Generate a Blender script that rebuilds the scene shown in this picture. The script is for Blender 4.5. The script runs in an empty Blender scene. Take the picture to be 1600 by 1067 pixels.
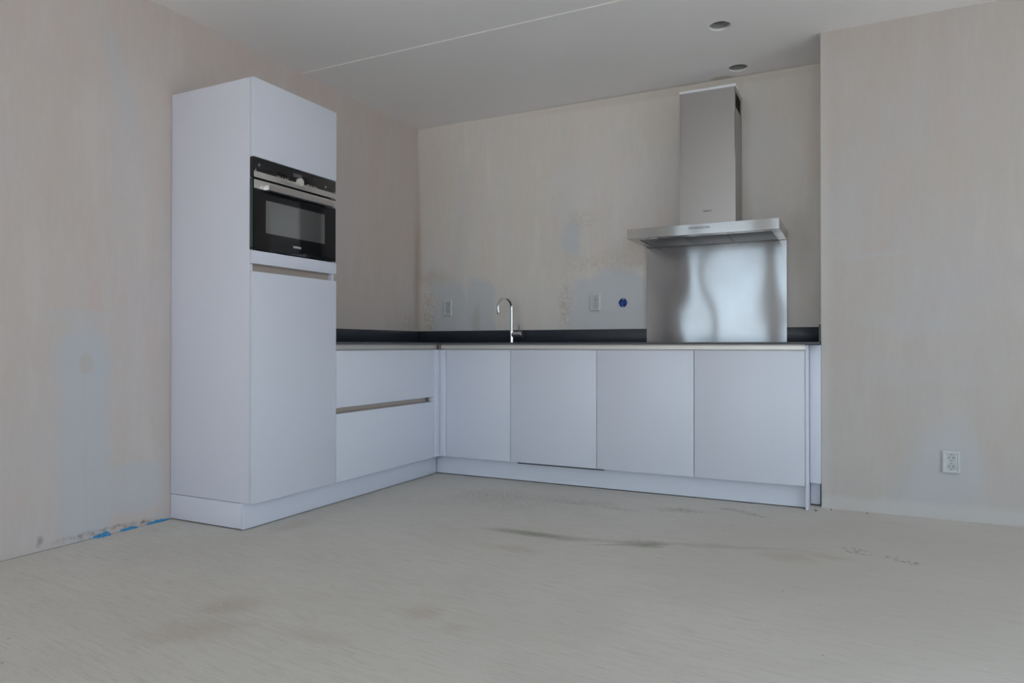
import bpy, bmesh, math, random
from mathutils import Vector
from mathutils.geometry import tessellate_polygon
from math import pi, sin, cos
random.seed(4)
S = bpy.context.scene
C = S.collection

# ------------------------------------------------------------------ camera, world, light, exposure
cam = bpy.data.cameras.new('camera')
cam.sensor_width = 36.0
cam.lens = 36.0 * 1092.28 / 1600
cam.clip_start = 0.05
co = bpy.data.objects.new('camera', cam)
C.objects.link(co)
co.location = (3.2136, -4.713, 0.899)
co.rotation_euler = (pi / 2 + 0.0063, -0.0004, 0.4644)
S.camera = co

SKY = (0.82, 0.93, 1.0)
wd = bpy.data.worlds.new('overcast_sky')
S.world = wd
wd.use_nodes = True
nt = wd.node_tree
nt.nodes.clear()
wo = nt.nodes.new('ShaderNodeOutputWorld')
wb = nt.nodes.new('ShaderNodeBackground')
wt = nt.nodes.new('ShaderNodeTexCoord')
ws = nt.nodes.new('ShaderNodeSeparateXYZ')
wr = nt.nodes.new('ShaderNodeValToRGB')
nt.links.new(wt.outputs['Generated'], ws.inputs[0])
wm = nt.nodes.new('ShaderNodeMapRange')
wm.inputs[1].default_value = -1
wm.inputs[2].default_value = 1
nt.links.new(ws.outputs['Z'], wm.inputs[0])
nt.links.new(wm.outputs[0], wr.inputs[0])
e = wr.color_ramp.elements
e[0].position = 0.0; e[0].color = (0.50, 0.52, 0.54, 1)
e[1].position = 1.0; e[1].color = (0.84, 0.96, 1.16, 1)
a = e.new(0.47); a.color = (0.66, 0.72, 0.76, 1)
a = e.new(0.53); a.color = (0.80, 0.95, 1.12, 1)
nt.links.new(wr.outputs[0], wb.inputs[0])
wb.inputs[1].default_value = 3.7
nt.links.new(wb.outputs[0], wo.inputs[0])

sun = bpy.data.lights.new('sun', 'SUN')
sun.energy = 11.0
sun.angle = math.radians(1.0)
sun.color = (1.0, 0.97, 0.94)
so = bpy.data.objects.new('sun', sun)
so.rotation_euler = (math.radians(38), 0, math.radians(-8))   # steep sun from behind the camera: its patches lie on the floor near the windows
C.objects.link(so)

def portal(loc, w, h, rot):
    """light portal over a real window opening: it only guides the sampling of the sky"""
    l = bpy.data.lights.new('window_daylight', 'AREA')
    l.shape = 'RECTANGLE'; l.size = w; l.size_y = h
    l.cycles.is_portal = True
    o = bpy.data.objects.new('window_daylight', l)
    o.location = loc
    o.rotation_euler = rot
    C.objects.link(o)
REAR = -8.0
XE = 5.5
WINS = [(0.30, 1.71), (1.90, 3.50), (3.70, 5.30)]
SWINS = [(-4.6, -3.5), (-3.1, -1.3)]
Z0, Z1 = 0.06, 2.58
for w0, w1 in WINS:
    portal(((w0 + w1) / 2, REAR - 0.14, (Z0 + Z1) / 2), w1 - w0, Z1 - Z0, (pi / 2, 0, 0))
for w0, w1 in SWINS:
    portal((XE + 0.14, (w0 + w1) / 2, (Z0 + Z1) / 2), w1 - w0, Z1 - Z0, (pi / 2, 0, pi / 2))

vs = S.view_settings
vs.view_transform = 'Standard'
vs.look = 'None'
vs.gamma = 1
vs.use_curve_mapping = False
vs.exposure = -0.29
S.cycles.max_bounces = 12
S.cycles.diffuse_bounces = 8
S.cycles.glossy_bounces = 6
S.cycles.transparent_max_bounces = 12
S.cycles.sample_clamp_indirect = 6

# ------------------------------------------------------------------ helpers: materials
class NT:
    def __init__(s, name):
        s.m = bpy.data.materials.new(name)
        s.m.use_nodes = True
        s.t = s.m.node_tree
        s.t.nodes.clear()
        s.out = s.t.nodes.new('ShaderNodeOutputMaterial')
    def n(s, typ, **kw):
        q = s.t.nodes.new(typ)
        for k, v in kw.items():
            if k.startswith('i_'):
                q.inputs[k[2:].replace('_', ' ')].default_value = v
            else:
                setattr(q, k, v)
        return q
    def set(s, sock, v):
        if isinstance(v, bpy.types.NodeSocket):
            s.t.links.new(v, sock)
        elif v is not None:
            sock.default_value = v
    def math(s, op, a, b=None, c=None, clamp=False):
        q = s.t.nodes.new('ShaderNodeMath'); q.operation = op; q.use_clamp = clamp
        for i, v in enumerate((a, b, c)):
            if v is not None: s.set(q.inputs[i], v)
        return q.outputs[0]
    def vmath(s, op, a, b=None):
        q = s.t.nodes.new('ShaderNodeVectorMath'); q.operation = op
        s.set(q.inputs[0], a)
        if b is not None: s.set(q.inputs[1], b)
        return q.outputs[0]
    def noise(s, vec, scale, detail=4, rough=0.55, dist=0.0):
        q = s.t.nodes.new('ShaderNodeTexNoise')
        s.set(q.inputs['Vector'], vec)
        q.inputs['Scale'].default_value = scale
        q.inputs['Detail'].default_value = detail
        q.inputs['Roughness'].default_value = rough
        q.inputs['Distortion'].default_value = dist
        return q
    def rng(s, v, a, b, c=0.0, d=1.0, smooth=True):
        q = s.t.nodes.new('ShaderNodeMapRange')
        q.interpolation_type = 'SMOOTHSTEP' if smooth else 'LINEAR'
        s.set(q.inputs[0], v)
        for i, x in enumerate((a, b, c, d)): q.inputs[i + 1].default_value = x
        return q.outputs[0]
    def mix(s, f, a, b, mode='MIX'):
        q = s.t.nodes.new('ShaderNodeMix'); q.data_type = 'RGBA'; q.blend_type = mode
        s.set(q.inputs[0], f)
        for i, v in ((6, a), (7, b)):
            s.set(q.inputs[i], (v[0], v[1], v[2], 1) if isinstance(v, (tuple, list)) else v)
        return q.outputs[2]
    def bsdf(s, color, rough=0.5, metal=0.0, spec=0.5, normal=None, **kw):
        q = s.t.nodes.new('ShaderNodeBsdfPrincipled')
        s.set(q.inputs['Base Color'], (color[0], color[1], color[2], 1) if isinstance(color, (tuple, list)) else color)
        s.set(q.inputs['Roughness'], rough)
        q.inputs['Metallic'].default_value = metal
        q.inputs['Specular IOR Level'].default_value = spec
        for k, v in kw.items(): s.set(q.inputs[k.replace('_', ' ')], v)
        if normal is not None: s.t.links.new(normal, q.inputs['Normal'])
        s.t.links.new(q.outputs[0], s.out.inputs[0])
        return q
    def bump(s, h, strength, dist):
        q = s.t.nodes.new('ShaderNodeBump')
        q.inputs['Strength'].default_value = strength
        q.inputs['Distance'].default_value = dist
        s.t.links.new(h, q.inputs['Height'])
        return q.outputs[0]
    def pos(s):
        return s.t.nodes.new('ShaderNodeNewGeometry').outputs['Position']
    def patch(s, vec, amp_noise, c, r, soft=0.25, amp=0.0, box=False, rot=0.0):
        """mask with a shape of its own: an ellipse or a rounded box about c, its edge broken up by noise"""
        v = vec
        if amp: v = s.vmath('ADD', vec, s.vmath('MULTIPLY', amp_noise, (amp, amp, 0)))
        v = s.vmath('SUBTRACT', v, (c[0], c[1], 0))
        if rot:
            vr = s.t.nodes.new('ShaderNodeVectorRotate'); vr.rotation_type = 'Z_AXIS'
            s.set(vr.inputs['Vector'], v); vr.inputs['Angle'].default_value = -rot
            v = vr.outputs[0]
        v = s.vmath('MULTIPLY', v, (1 / r[0], 1 / r[1], 0))
        if box:
            sp = s.t.nodes.new('ShaderNodeSeparateXYZ'); s.set(sp.inputs[0], v)
            p4 = s.math('ADD', s.math('POWER', s.math('ABSOLUTE', sp.outputs[0]), 4.0), s.math('POWER', s.math('ABSOLUTE', sp.outputs[1]), 4.0))
            d = s.math('POWER', p4, 0.25)
        else:
            q = s.t.nodes.new('ShaderNodeVectorMath'); q.operation = 'LENGTH'; s.set(q.inputs[0], v)
            d = q.outputs['Value']
        return s.rng(d, 1 + soft, 1 - soft)

def simple(name, color, rough=0.5, metal=0.0, spec=0.5, var=0.03, scale=40, bump=0.0, **kw):
    t = NT(name)
    p = t.pos()
    nz = t.noise(p, scale, 3)
    c = t.mix(nz.outputs['Fac'], tuple(x * (1 - var) for x in color), tuple(min(1, x * (1 + var)) for x in color))
    n = t.bump(nz.outputs['Fac'], bump, 0.001) if bump else None
    t.bsdf(c, rough, metal, spec, n, **kw)
    return t.m

def wall_uv(t, axis):
    p = t.pos()
    sp = t.t.nodes.new('ShaderNodeSeparateXYZ'); t.set(sp.inputs[0], p)
    cb = t.t.nodes.new('ShaderNodeCombineXYZ')
    t.set(cb.inputs[0], sp.outputs[axis]); t.set(cb.inputs[1], sp.outputs[2])
    return cb.outputs[0]

PLASTER = (0.598, 0.546, 0.522)
GREY = (0.625, 0.640, 0.665)
def plaster(name, axis, patches, lines=(), seed=0.0, base=PLASTER, grey=GREY):
    t = NT(name)
    v = wall_uv(t, axis)
    vo = t.vmath('ADD', v, (seed, seed * 0.7, seed))
    streak = t.noise(t.vmath('MULTIPLY', vo, (5.0, 0.9, 1)), 1.6, 5, 0.6, 0.3)
    blot = t.noise(vo, 1.3, 4, 0.6)
    fine = t.noise(t.vmath('MULTIPLY', vo, (14, 3.0, 1)), 3.0, 4, 0.6)
    ed = t.noise(vo, 9.0, 5, 0.65)
    edv = t.vmath('SUBTRACT', ed.outputs['Color'], (0.5, 0.5, 0.5))
    ed2 = t.noise(vo, 38.0, 4, 0.7)
    edv = t.vmath('ADD', edv, t.vmath('MULTIPLY', t.vmath('SUBTRACT', ed2.outputs['Color'], (0.5, 0.5, 0.5)), (0.35, 0.35, 0)))
    c = t.mix(t.rng(blot.outputs['Fac'], 0.36, 0.66), tuple(a * b for a, b in zip(base, (1.0, 0.985, 0.955))), tuple(a * b for a, b in zip(base, (1.0, 1.0, 1.03))))
    c = t.mix(t.math('MULTIPLY', t.rng(streak.outputs['Fac'], 0.48, 0.68), 0.65), c, (base[0] * 1.01, base[1] * 0.94, base[2] * 0.91))
    c = t.mix(t.math('MULTIPLY', t.rng(streak.outputs['Fac'], 0.48, 0.32), 0.55), c, tuple(a * 1.07 for a in base))
    c = t.mix(t.math('MULTIPLY', t.rng(fine.outputs['Fac'], 0.42, 0.62), 0.16), c, tuple(a * 1.10 for a in base))
    for q in patches:
        m = t.patch(v, edv, q['c'], q['r'], q.get('soft', 0.2), q.get('amp', 0.1), q.get('box', False), q.get('rot', 0.0))
        if q.get('speck'):
            m = t.math('MULTIPLY', m, t.rng(ed2.outputs['Fac'], 0.36, 0.70))
        m = t.math('MULTIPLY', m, q.get('k', 0.6))
        c = t.mix(m, c, q.get('col', grey))
    h = t.math('ADD', t.math('MULTIPLY', fine.outputs['Fac'], 0.5), t.math('MULTIPLY', ed.outputs['Fac'], 0.4))
    for (cc, rr, dep) in lines:
        h = t.math('ADD', h, t.math('MULTIPLY', t.patch(v, edv, cc, rr, 0.3, 0.004), dep))
    t.bsdf(c, 0.9, 0, 0.25, t.bump(h, 0.28, 0.0016))
    return t.m

BROWN = (0.42, 0.32, 0.23)
M = {}
M['wall_back'] = plaster('plaster_back', 0, [
    dict(c=(0.30, 1.12), r=(0.155, 0.30), box=True, soft=0.20, amp=0.16, k=0.80),
    dict(c=(0.58, 1.13), r=(0.125, 0.28), box=True, soft=0.16, amp=0.14, k=0.82),
    dict(c=(1.64, 1.12), r=(0.32, 0.27), box=True, soft=0.16, amp=0.16, k=0.85),
    dict(c=(1.66, 1.36), r=(0.15, 0.10), soft=0.35, amp=0.16, k=0.75),
    dict(c=(1.34, 1.67), r=(0.075, 0.13), soft=0.45, amp=0.16, k=0.75),
    dict(c=(0.40, 1.75), r=(0.06, 0.9), soft=0.9, amp=0.10, k=0.18),
    dict(c=(1.28, 1.95), r=(0.08, 0.8), soft=0.9, amp=0.10, k=0.20),
    dict(c=(2.65, 2.05), r=(0.11, 0.65), soft=0.7, amp=0.10, k=0.25),
    dict(c=(0.545, 1.08), r=(0.035, 0.13), soft=0.6, amp=0.08, k=0.45, col=(0.52, 0.48, 0.42)),
    dict(c=(1.285, 1.14), r=(0.040, 0.22), soft=0.7, amp=0.09, k=0.55, col=BROWN, speck=True),
    dict(c=(0.115, 1.16), r=(0.050, 0.22), soft=0.7, amp=0.09, k=0.55, col=BROWN, speck=True),
    dict(c=(0.13, 1.44), r=(0.13, 0.05), soft=0.9, amp=0.12, k=0.22, col=BROWN),
    dict(c=(1.41, 1.80), r=(0.10, 0.05), soft=0.9, amp=0.14, k=0.30, col=BROWN, speck=True),
    dict(c=(1.62, 1.50), r=(0.34, 0.06), soft=0.9, amp=0.16, k=0.25, col=BROWN, speck=True),
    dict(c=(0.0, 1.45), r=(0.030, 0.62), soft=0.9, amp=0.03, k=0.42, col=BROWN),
    dict(c=(1.80, 1.54), r=(0.16, 0.10), soft=0.8, amp=0.05, k=0.30, col=(0.46, 0.39, 0.32)),
    dict(c=(2.88, 1.55), r=(0.05, 0.20), soft=0.9, amp=0.08, k=0.25, col=BROWN),
    dict(c=(2.0, 2.62), r=(0.9, 0.03), soft=0.5, amp=0.02, k=0.35, col=(0.60, 0.55, 0.47)),
], seed=3.1, base=(0.745, 0.705, 0.665))
M['wall_left'] = plaster('plaster_left', 1, [
    dict(c=(-2.70, 0.38), r=(0.115, 0.56), box=True, soft=0.20, amp=0.09, k=0.72),
    dict(c=(-2.71, 0.83), r=(0.14, 0.16), soft=0.25, amp=0.06, k=0.55),
    dict(c=(-2.73, 1.03), r=(0.12, 0.040), soft=0.45, amp=0.06, k=0.35),
    dict(c=(-2.47, 0.20), r=(0.16, 0.12), box=True, soft=0.16, amp=0.05, k=0.55),
    dict(c=(-2.70, 0.817), r=(0.034, 0.050), soft=0.15, amp=0.01, k=0.60, col=(0.56, 0.50, 0.47)),
    dict(c=(-2.56, 2.25), r=(0.045, 0.30), soft=0.6, amp=0.08, k=0.40, rot=0.25),
    dict(c=(-2.50, 1.95), r=(0.09, 0.35), soft=0.9, amp=0.10, k=0.22),
    dict(c=(-2.95, 0.42), r=(0.25, 0.10), soft=0.9, amp=0.2, k=0.20),
    dict(c=(-2.905, 0.045), r=(0.011, 0.018), soft=0.8, amp=0.04, k=0.5, col=(0.16, 0.14, 0.12)),
    dict(c=(-2.70, 0.022), r=(0.13, 0.016), soft=0.6, amp=0.05, k=0.8, col=(0.25, 0.16, 0.10), speck=True),
    dict(c=(-2.48, 0.022), r=(0.12, 0.014), soft=0.6, amp=0.05, k=0.8, col=(0.20, 0.13, 0.09), speck=True),
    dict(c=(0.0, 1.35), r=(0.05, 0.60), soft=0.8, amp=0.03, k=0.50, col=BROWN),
    dict(c=(-0.5, 1.75), r=(0.30, 0.40), soft=0.9, amp=0.25, k=0.30, col=(0.62, 0.50, 0.44)),
    dict(c=(-0.12, 1.05), r=(0.07, 0.10), soft=0.7, amp=0.08, k=0.5, col=BROWN, speck=True),
    dict(c=(-1.6, 2.55), r=(1.0, 0.10), soft=0.8, amp=0.10, k=0.35, col=(0.62, 0.49, 0.42), speck=True),
], lines=[((-2.71, 0.42), (0.004, 0.40), 1.5), ((-2.695, 0.38), (0.003, 0.36), 1.2), ((-2.70, 0.817), (0.037, 0.055), -0.6)], seed=0.0, grey=(0.545, 0.567, 0.597))
M['wall_right'] = plaster('plaster_right', 0, [
    dict(c=(3.60, 0.25), r=(0.15, 0.19), soft=0.6, amp=0.20, k=0.75),
    dict(c=(3.45, 0.14), r=(0.09, 0.12), soft=0.6, amp=0.16, k=0.40),
    dict(c=(3.65, 0.42), r=(0.07, 0.12), soft=0.6, amp=0.10, k=0.35),
    dict(c=(3.5, 0.03), r=(0.9, 0.05), soft=0.5, amp=0.06, k=0.45, col=(0.62, 0.62, 0.61)),
    dict(c=(3.30, 1.395), r=(0.17, 0.012), soft=0.9, amp=0.02, k=0.35, rot=0.05),
    dict(c=(3.45, 1.02), r=(0.25, 0.05), soft=0.9, amp=0.08, k=0.30, rot=-0.1),
    dict(c=(3.5, 0.75), r=(0.3, 0.04), soft=0.9, amp=0.08, k=0.22, rot=-0.08),
    dict(c=(3.14, 1.65), r=(0.10, 0.30), soft=0.9, amp=0.10, k=0.30),
    dict(c=(3.02, 1.2), r=(0.03, 1.4), soft=0.9, amp=0.02, k=0.35, col=(0.63, 0.62, 0.58)),
    dict(c=(3.55, 1.2), r=(0.22, 0.12), soft=0.9, amp=0.16, k=0.22),
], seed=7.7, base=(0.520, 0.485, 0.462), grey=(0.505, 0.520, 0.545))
M['wall_plain'] = plaster('plaster_plain', 0, [], seed=11.0)
M['wall_plain_y'] = plaster('plaster_plain_side', 1, [], seed=5.0)

def ceiling_mat():
    t = NT('painted_concrete_ceiling')
    p = t.pos()
    a = t.noise(p, 1.1, 3); b = t.noise(p, 60, 3)
    c = t.mix(a.outputs['Fac'], (0.860, 0.845, 0.845), (0.89, 0.875, 0.875))
    n2 = t.noise(p, 14, 4)
    ev = t.vmath('SUBTRACT', n2.outputs['Color'], (0.5, 0.5, 0.5))
    m = t.patch(p, ev, (2.40, -0.03), (0.07, 0.025), 0.5, 0.06)
    c = t.mix(t.math('MULTIPLY', m, 0.5), c, (0.42, 0.35, 0.26))
    m = t.patch(p, ev, (2.0, 0.0), (1.0, 0.03), 0.6, 0.04)
    c = t.mix(t.math('MULTIPLY', m, 0.4), c, (0.52, 0.48, 0.42))
    t.bsdf(c, 0.92, 0, 0.2, t.bump(b.outputs['Fac'], 0.2, 0.001))
    return t.m
M['ceiling'] = ceiling_mat()
M['bounce_paving'] = simple('pale_bounce_paving', (0.62, 0.57, 0.54), 0.9, scale=3, var=0.06)  # for the added ground outside, pale so that it bounces sunlight indoors
M['reflection_grey'] = simple('grey_reflection_paint', (0.40, 0.385, 0.39), 0.5)  # for the added slab and post that darken the splashback reflection
M['caulk'] = simple('joint_caulk', (0.95, 0.94, 0.92), 0.8)

def floor_mat():
    t = NT('screed_floor')
    p = t.pos()
    vr = t.t.nodes.new('ShaderNodeVectorRotate'); vr.rotation_type = 'Z_AXIS'
    t.set(vr.inputs['Vector'], p); vr.inputs['Angle'].default_value = 0.10
    q = vr.outputs[0]
    warp = t.noise(p, 0.9, 3)
    q = t.vmath('ADD', q, t.vmath('MULTIPLY', warp.outputs['Color'], (0.0, 0.10, 0)))
    st = t.noise(t.vmath('MULTIPLY', q, (1.2, 16, 1)), 3.0, 6, 0.65, 0.4)
    st2 = t.noise(t.vmath('MULTIPLY', q, (3, 45, 1)), 3.0, 4, 0.6, 0.3)
    big = t.noise(p, 1.2, 5, 0.6)
    fine = t.noise(p, 55, 4, 0.6)
    c = t.mix(t.rng(big.outputs['Fac'], 0.35, 0.65), (0.600, 0.570, 0.525), (0.640, 0.610, 0.565))
    c = t.mix(t.math('MULTIPLY', t.rng(st.outputs['Fac'], 0.50, 0.72), 0.42), c, (0.52, 0.485, 0.435))
    c = t.mix(t.math('MULTIPLY', t.rng(st.outputs['Fac'], 0.48, 0.30), 0.35), c, (0.680, 0.660, 0.625))
    c = t.mix(t.math('MULTIPLY', t.rng(st2.outputs['Fac'], 0.52, 0.66), 0.40), c, (0.46, 0.425, 0.38))
    c = t.mix(t.math('MULTIPLY', t.rng(big.outputs['Fac'], 0.58, 0.75), 0.25), c, (0.56, 0.48, 0.39))
    gr = t.noise(p, 160, 3, 0.7)
    c = t.mix(t.math('MULTIPLY', t.rng(gr.outputs['Fac'], 0.55, 0.70), 0.35), c, (0.44, 0.41, 0.37))
    c = t.mix(t.math('MULTIPLY', t.rng(gr.outputs['Fac'], 0.42, 0.30), 0.30), c, (0.76, 0.74, 0.70))
    # a large warmer area under the right hand wall
    n9 = t.noise(p, 6, 5, 0.7)
    ev = t.vmath('SUBTRACT', n9.outputs['Color'], (0.5, 0.5, 0.5))
    sk = t.noise(t.vmath('MULTIPLY', p, (1, 3, 1)), 45, 4, 0.7)
    gr2 = t.noise(t.vmath('MULTIPLY', q, (1, 6, 1)), 22, 5, 0.75)
    skm = t.rng(sk.outputs['Fac'], 0.47, 0.60)
    c = t.mix(t.math('MULTIPLY', t.patch(p, ev, (3.35, -1.45), (0.85, 0.75), 0.6, 0.25), 0.42), c, (0.47, 0.425, 0.375))
    def st_(cc, rr, col, k, soft=0.5, amp=0.05, rot=0.0, speck=False):
        nonlocal c
        m = t.patch(p, ev, cc, rr, max(soft, 0.85), amp * 1.6, False, rot)
        if not speck: m = t.math('MULTIPLY', m, t.rng(gr2.outputs['Fac'], 0.30, 0.62, 0.35, 1.0))
        if speck: m = t.math('MULTIPLY', m, skm)
        c = t.mix(t.math('MULTIPLY', m, k), c, col)
    GR = (0.20, 0.21, 0.14)
    st_((1.80, -1.675), (0.19, 0.036), GR, 0.85, 0.8, 0.05, 0.02)
    st_((2.05, -1.64), (0.22, 0.020), (0.36, 0.33, 0.27), 0.45, 0.9, 0.05, 0.10)
    st_((2.33, -1.60), (0.075, 0.055), GR, 0.75, 0.8, 0.12, 0.3)
    st_((2.22, -1.67), (0.12, 0.010), GR, 0.5, 0.8, 0.05, 0.45)
    st_((2.60, -1.50), (0.30, 0.025), (0.34, 0.31, 0.25), 0.45, 0.9, 0.06, 0.28)
    st_((2.92, -1.52), (0.10, 0.05), (0.34, 0.28, 0.22), 0.35, 0.9, 0.10)
    st_((3.08, -1.43), (0.10, 0.03), (0.36, 0.29, 0.22), 0.40, 0.9, 0.06)
    st_((1.82, -1.93), (0.12, 0.05), (0.42, 0.34, 0.25), 0.38, 0.9, 0.10)
    BR = (0.44, 0.34, 0.25)
    st_((1.32, -3.19), (0.14, 0.07), BR, 0.42, 0.9, 0.12, 0.7)
    st_((1.25, -2.98), (0.08, 0.07), BR, 0.42, 0.9, 0.10, 0.7)
    st_((1.88, -2.74), (0.055, 0.045), BR, 0.40, 0.8, 0.10)
    st_((2.06, -2.80), (0.04, 0.03), BR, 0.30, 0.9, 0.08)
    st_((1.70, -3.05), (0.10, 0.03), BR, 0.25, 0.9, 0.10)
    st_((0.66, -2.05), (0.16, 0.05), BR, 0.30, 0.9, 0.10, 1.5)
    DK = (0.15, 0.08, 0.05)
    st_((2.33, -0.88), (0.12, 0.045), DK, 0.80, 0.6, 0.12, 0.1, True)
    st_((2.58, -0.735), (0.07, 0.022), DK, 0.85, 0.6, 0.08, -0.1, True)
    st_((2.68, -0.80), (0.08, 0.022), DK, 0.80, 0.6, 0.08, -0.4, True)
    st_((2.02, -1.00), (0.10, 0.03), DK, 0.55, 0.7, 0.10, 0, True)
    st_((1.25, -1.05), (0.28, 0.20), DK, 0.40, 0.7, 0.30, 0, True)
    st_((1.75, -0.95), (0.20, 0.07), DK, 0.45, 0.7, 0.20, 0, True)
    # shoe prints: rows of short tread marks inside an oval
    wv = t.t.nodes.new('ShaderNodeTexVoronoi'); wv.inputs['Scale'].default_value = 62
    vq = t.t.nodes.new('ShaderNodeVectorRotate'); vq.rotation_type = 'Z_AXIS'; t.set(vq.inputs['Vector'], p); vq.inputs['Angle'].default_value = 0.5
    t.set(wv.inputs['Vector'], t.vmath('MULTIPLY', vq.outputs[0], (0.6, 1.2, 1)))
    dots = t.rng(wv.outputs['Distance'], 0.46, 0.30)
    for cc, ro in (((3.18, -1.29), -0.45), ((3.355, -1.352), -0.32), ((1.24, -3.02), 0.8)):
        m = t.math('MULTIPLY', t.patch(p, ev, cc, (0.078, 0.042), 0.15, 0.01, False, ro), dots)
        m = t.math('MULTIPLY', m, 0.85 if cc[0] > 2 else 0.12)
        c = t.mix(m, c, (0.24, 0.20, 0.16))
    # dirt along the foot of the left wall
    m = t.patch(p, ev, (0.0, -2.75), (0.007, 0.50), 0.6, 0.010)
    c = t.mix(t.math('MULTIPLY', t.math('MULTIPLY', m, t.rng(n9.outputs['Fac'], 0.34, 0.46)), 0.9), c, (0.10, 0.085, 0.07))
    # small pale and dark flecks
    fl = t.t.nodes.new('ShaderNodeTexVoronoi'); fl.inputs['Scale'].default_value = 9; t.set(fl.inputs['Vector'], p)
    c = t.mix(t.math('MULTIPLY', t.rng(fl.outputs['Distance'], 0.055, 0.03), 0.4), c, (0.75, 0.74, 0.71))
    fl2 = t.t.nodes.new('ShaderNodeTexVoronoi'); fl2.inputs['Scale'].default_value = 6; t.set(fl2.inputs['Vector'], t.vmath('ADD', p, (3.3, 1.7, 0)))
    c = t.mix(t.math('MULTIPLY', t.rng(fl2.outputs['Distance'], 0.04, 0.02), 0.6), c, (0.22, 0.19, 0.16))
    h = t.math('ADD', t.math('MULTIPLY', st.outputs['Fac'], 0.7), t.math('MULTIPLY', fine.outputs['Fac'], 0.3))
    t.bsdf(c, 0.85, 0, 0.3, t.bump(h, 0.16, 0.0015))
    return t.m
M['floor'] = floor_mat()

def lacquer(name, col, rough=0.34, spec=0.45):
    t = NT(name)
    p = t.pos()
    n = t.noise(p, 420, 2, 0.5)
    t.bsdf(col, rough, 0, spec, t.bump(n.outputs['Fac'], 0.10, 0.0005))
    return t.m
M['white'] = lacquer('white_lacquer_front', (0.70, 0.725, 0.815))
M['white_side'] = lacquer('white_textured_panel', (0.72, 0.73, 0.82), 0.45)
M['carcass'] = lacquer('white_carcass', (0.62, 0.64, 0.67), 0.5)
M['gap'] = simple('dark_gap', (0.03, 0.035, 0.05), 0.8)

def stone(name):
    t = NT(name)
    p = t.pos()
    n = t.noise(t.vmath('MULTIPLY', p, (3, 3, 40)), 6, 5, 0.6)
    g = t.noise(p, 160, 3)
    c = t.mix(n.outputs['Fac'], (0.014, 0.017, 0.025), (0.042, 0.047, 0.062))
    c = t.mix(t.rng(g.outputs['Fac'], 0.62, 0.72), c, (0.09, 0.09, 0.10))
    t.bsdf(c, 0.32, 0, 0.5)
    return t.m
M['worktop'] = stone('dark_worktop')
M['worktop_edge'] = simple('worktop_edge', (0.075, 0.075, 0.078), 0.45)

def brushed(name, col, rough, aniso, rot, streak, noise_scale=(2, 2, 300), streak_k=0.05, ridge=0.0):
    t = NT(name)
    p = t.pos()
    n = t.noise(t.vmath('MULTIPLY', p, noise_scale), 1.0, 4, 0.6)
    big = t.noise(p, 5.0, 4, 0.6)
    nrm = None
    if ridge:
        fine = t.noise(t.vmath('MULTIPLY', p, (1.5, 1.5, 900)), 1.0, 3, 0.7)
        nrm = t.bump(fine.outputs['Fac'], 1.0, ridge)
    c = t.mix(n.outputs['Fac'], tuple(x * (1 - streak) for x in col), tuple(min(1, x * (1 + streak)) for x in col))
    r = t.math('ADD', rough, t.math('MULTIPLY', t.math('SUBTRACT', big.outputs['Fac'], 0.5), 0.06))
    tg = t.t.nodes.new('ShaderNodeTangent'); tg.direction_type = 'RADIAL'; tg.axis = 'Z'
    t.bsdf(c, r, 1.0, 0.5, nrm, Anisotropic=aniso, Anisotropic_Rotation=rot, Tangent=tg.outputs[0])
    return t.m
M['steel_splash'] = brushed('brushed_splash_steel', (0.345, 0.35, 0.365), 0.15, 1.0, 0.25, 0.02)
M['steel_hood'] = brushed('brushed_hood_steel', (0.41, 0.41, 0.415), 0.14, 1.0, 0.25, 0.02)
M['steel_chimney'] = brushed('brushed_chimney_steel', (0.41, 0.385, 0.37), 0.34, 0.8, 0.25, 0.02)
M['steel_oven'] = brushed('oven_steel', (0.72, 0.70, 0.69), 0.30, 0.5, 0.25, 0.02)
M['alu'] = brushed('anodised_rail', (0.80, 0.77, 0.74), 0.50, 0.0, 0.0, 0.01)
M['rail_warm'] = simple('champagne_rail', (0.52, 0.45, 0.40), 0.45, 0.35)
M['chrome'] = simple('chrome', (0.80, 0.80, 0.81), 0.10, 1.0, var=0.0)
M['chrome_dark'] = simple('satin_chrome', (0.30, 0.30, 0.31), 0.22, 1.0, var=0.0)
M['filter'] = simple('filter_mesh', (0.36, 0.36, 0.38), 0.42, 1.0, var=0.15, scale=300)
M['black_glass'] = simple('black_glass', (0.006, 0.006, 0.008), 0.04, 0, 0.5, var=0.0, IOR=1.52)
M['oven_pane'] = simple('coated_oven_pane', (0.055, 0.062, 0.066), 0.05, 0, 1.0, var=0.0, IOR=2.2)
M['black'] = simple('black_plastic', (0.012, 0.012, 0.013), 0.4, var=0.0)
M['display'] = simple('unlit_display', (0.13, 0.12, 0.115), 0.2, var=0.0)
M['print'] = simple('pale_print', (0.55, 0.53, 0.52), 0.5, var=0.0)
M['print_white'] = simple('white_print', (0.80, 0.80, 0.80), 0.5, var=0.0)
M['print_dark'] = simple('dark_print', (0.04, 0.04, 0.045), 0.5, var=0.0)
M['knob'] = simple('pale_knob', (0.74, 0.71, 0.66), 0.35, 0.3, var=0.0)
M['edge_green'] = simple('glass_edge', (0.035, 0.06, 0.058), 0.2, var=0.0)
M['plastic'] = simple('white_socket_plastic', (0.60, 0.62, 0.62), 0.16, 0, 0.8, var=0.0)
M['socket_in'] = simple('socket_insert', (0.50, 0.53, 0.53), 0.3, var=0.0)
M['hole'] = simple('socket_hole', (0.02, 0.02, 0.02), 0.7, var=0.0)
M['clip'] = simple('earth_clip_metal', (0.22, 0.22, 0.22), 0.4, 0.5, var=0.0)
M['blue'] = simple('blue_box_plastic', (0.012, 0.10, 0.46), 0.35, var=0.1)
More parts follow.
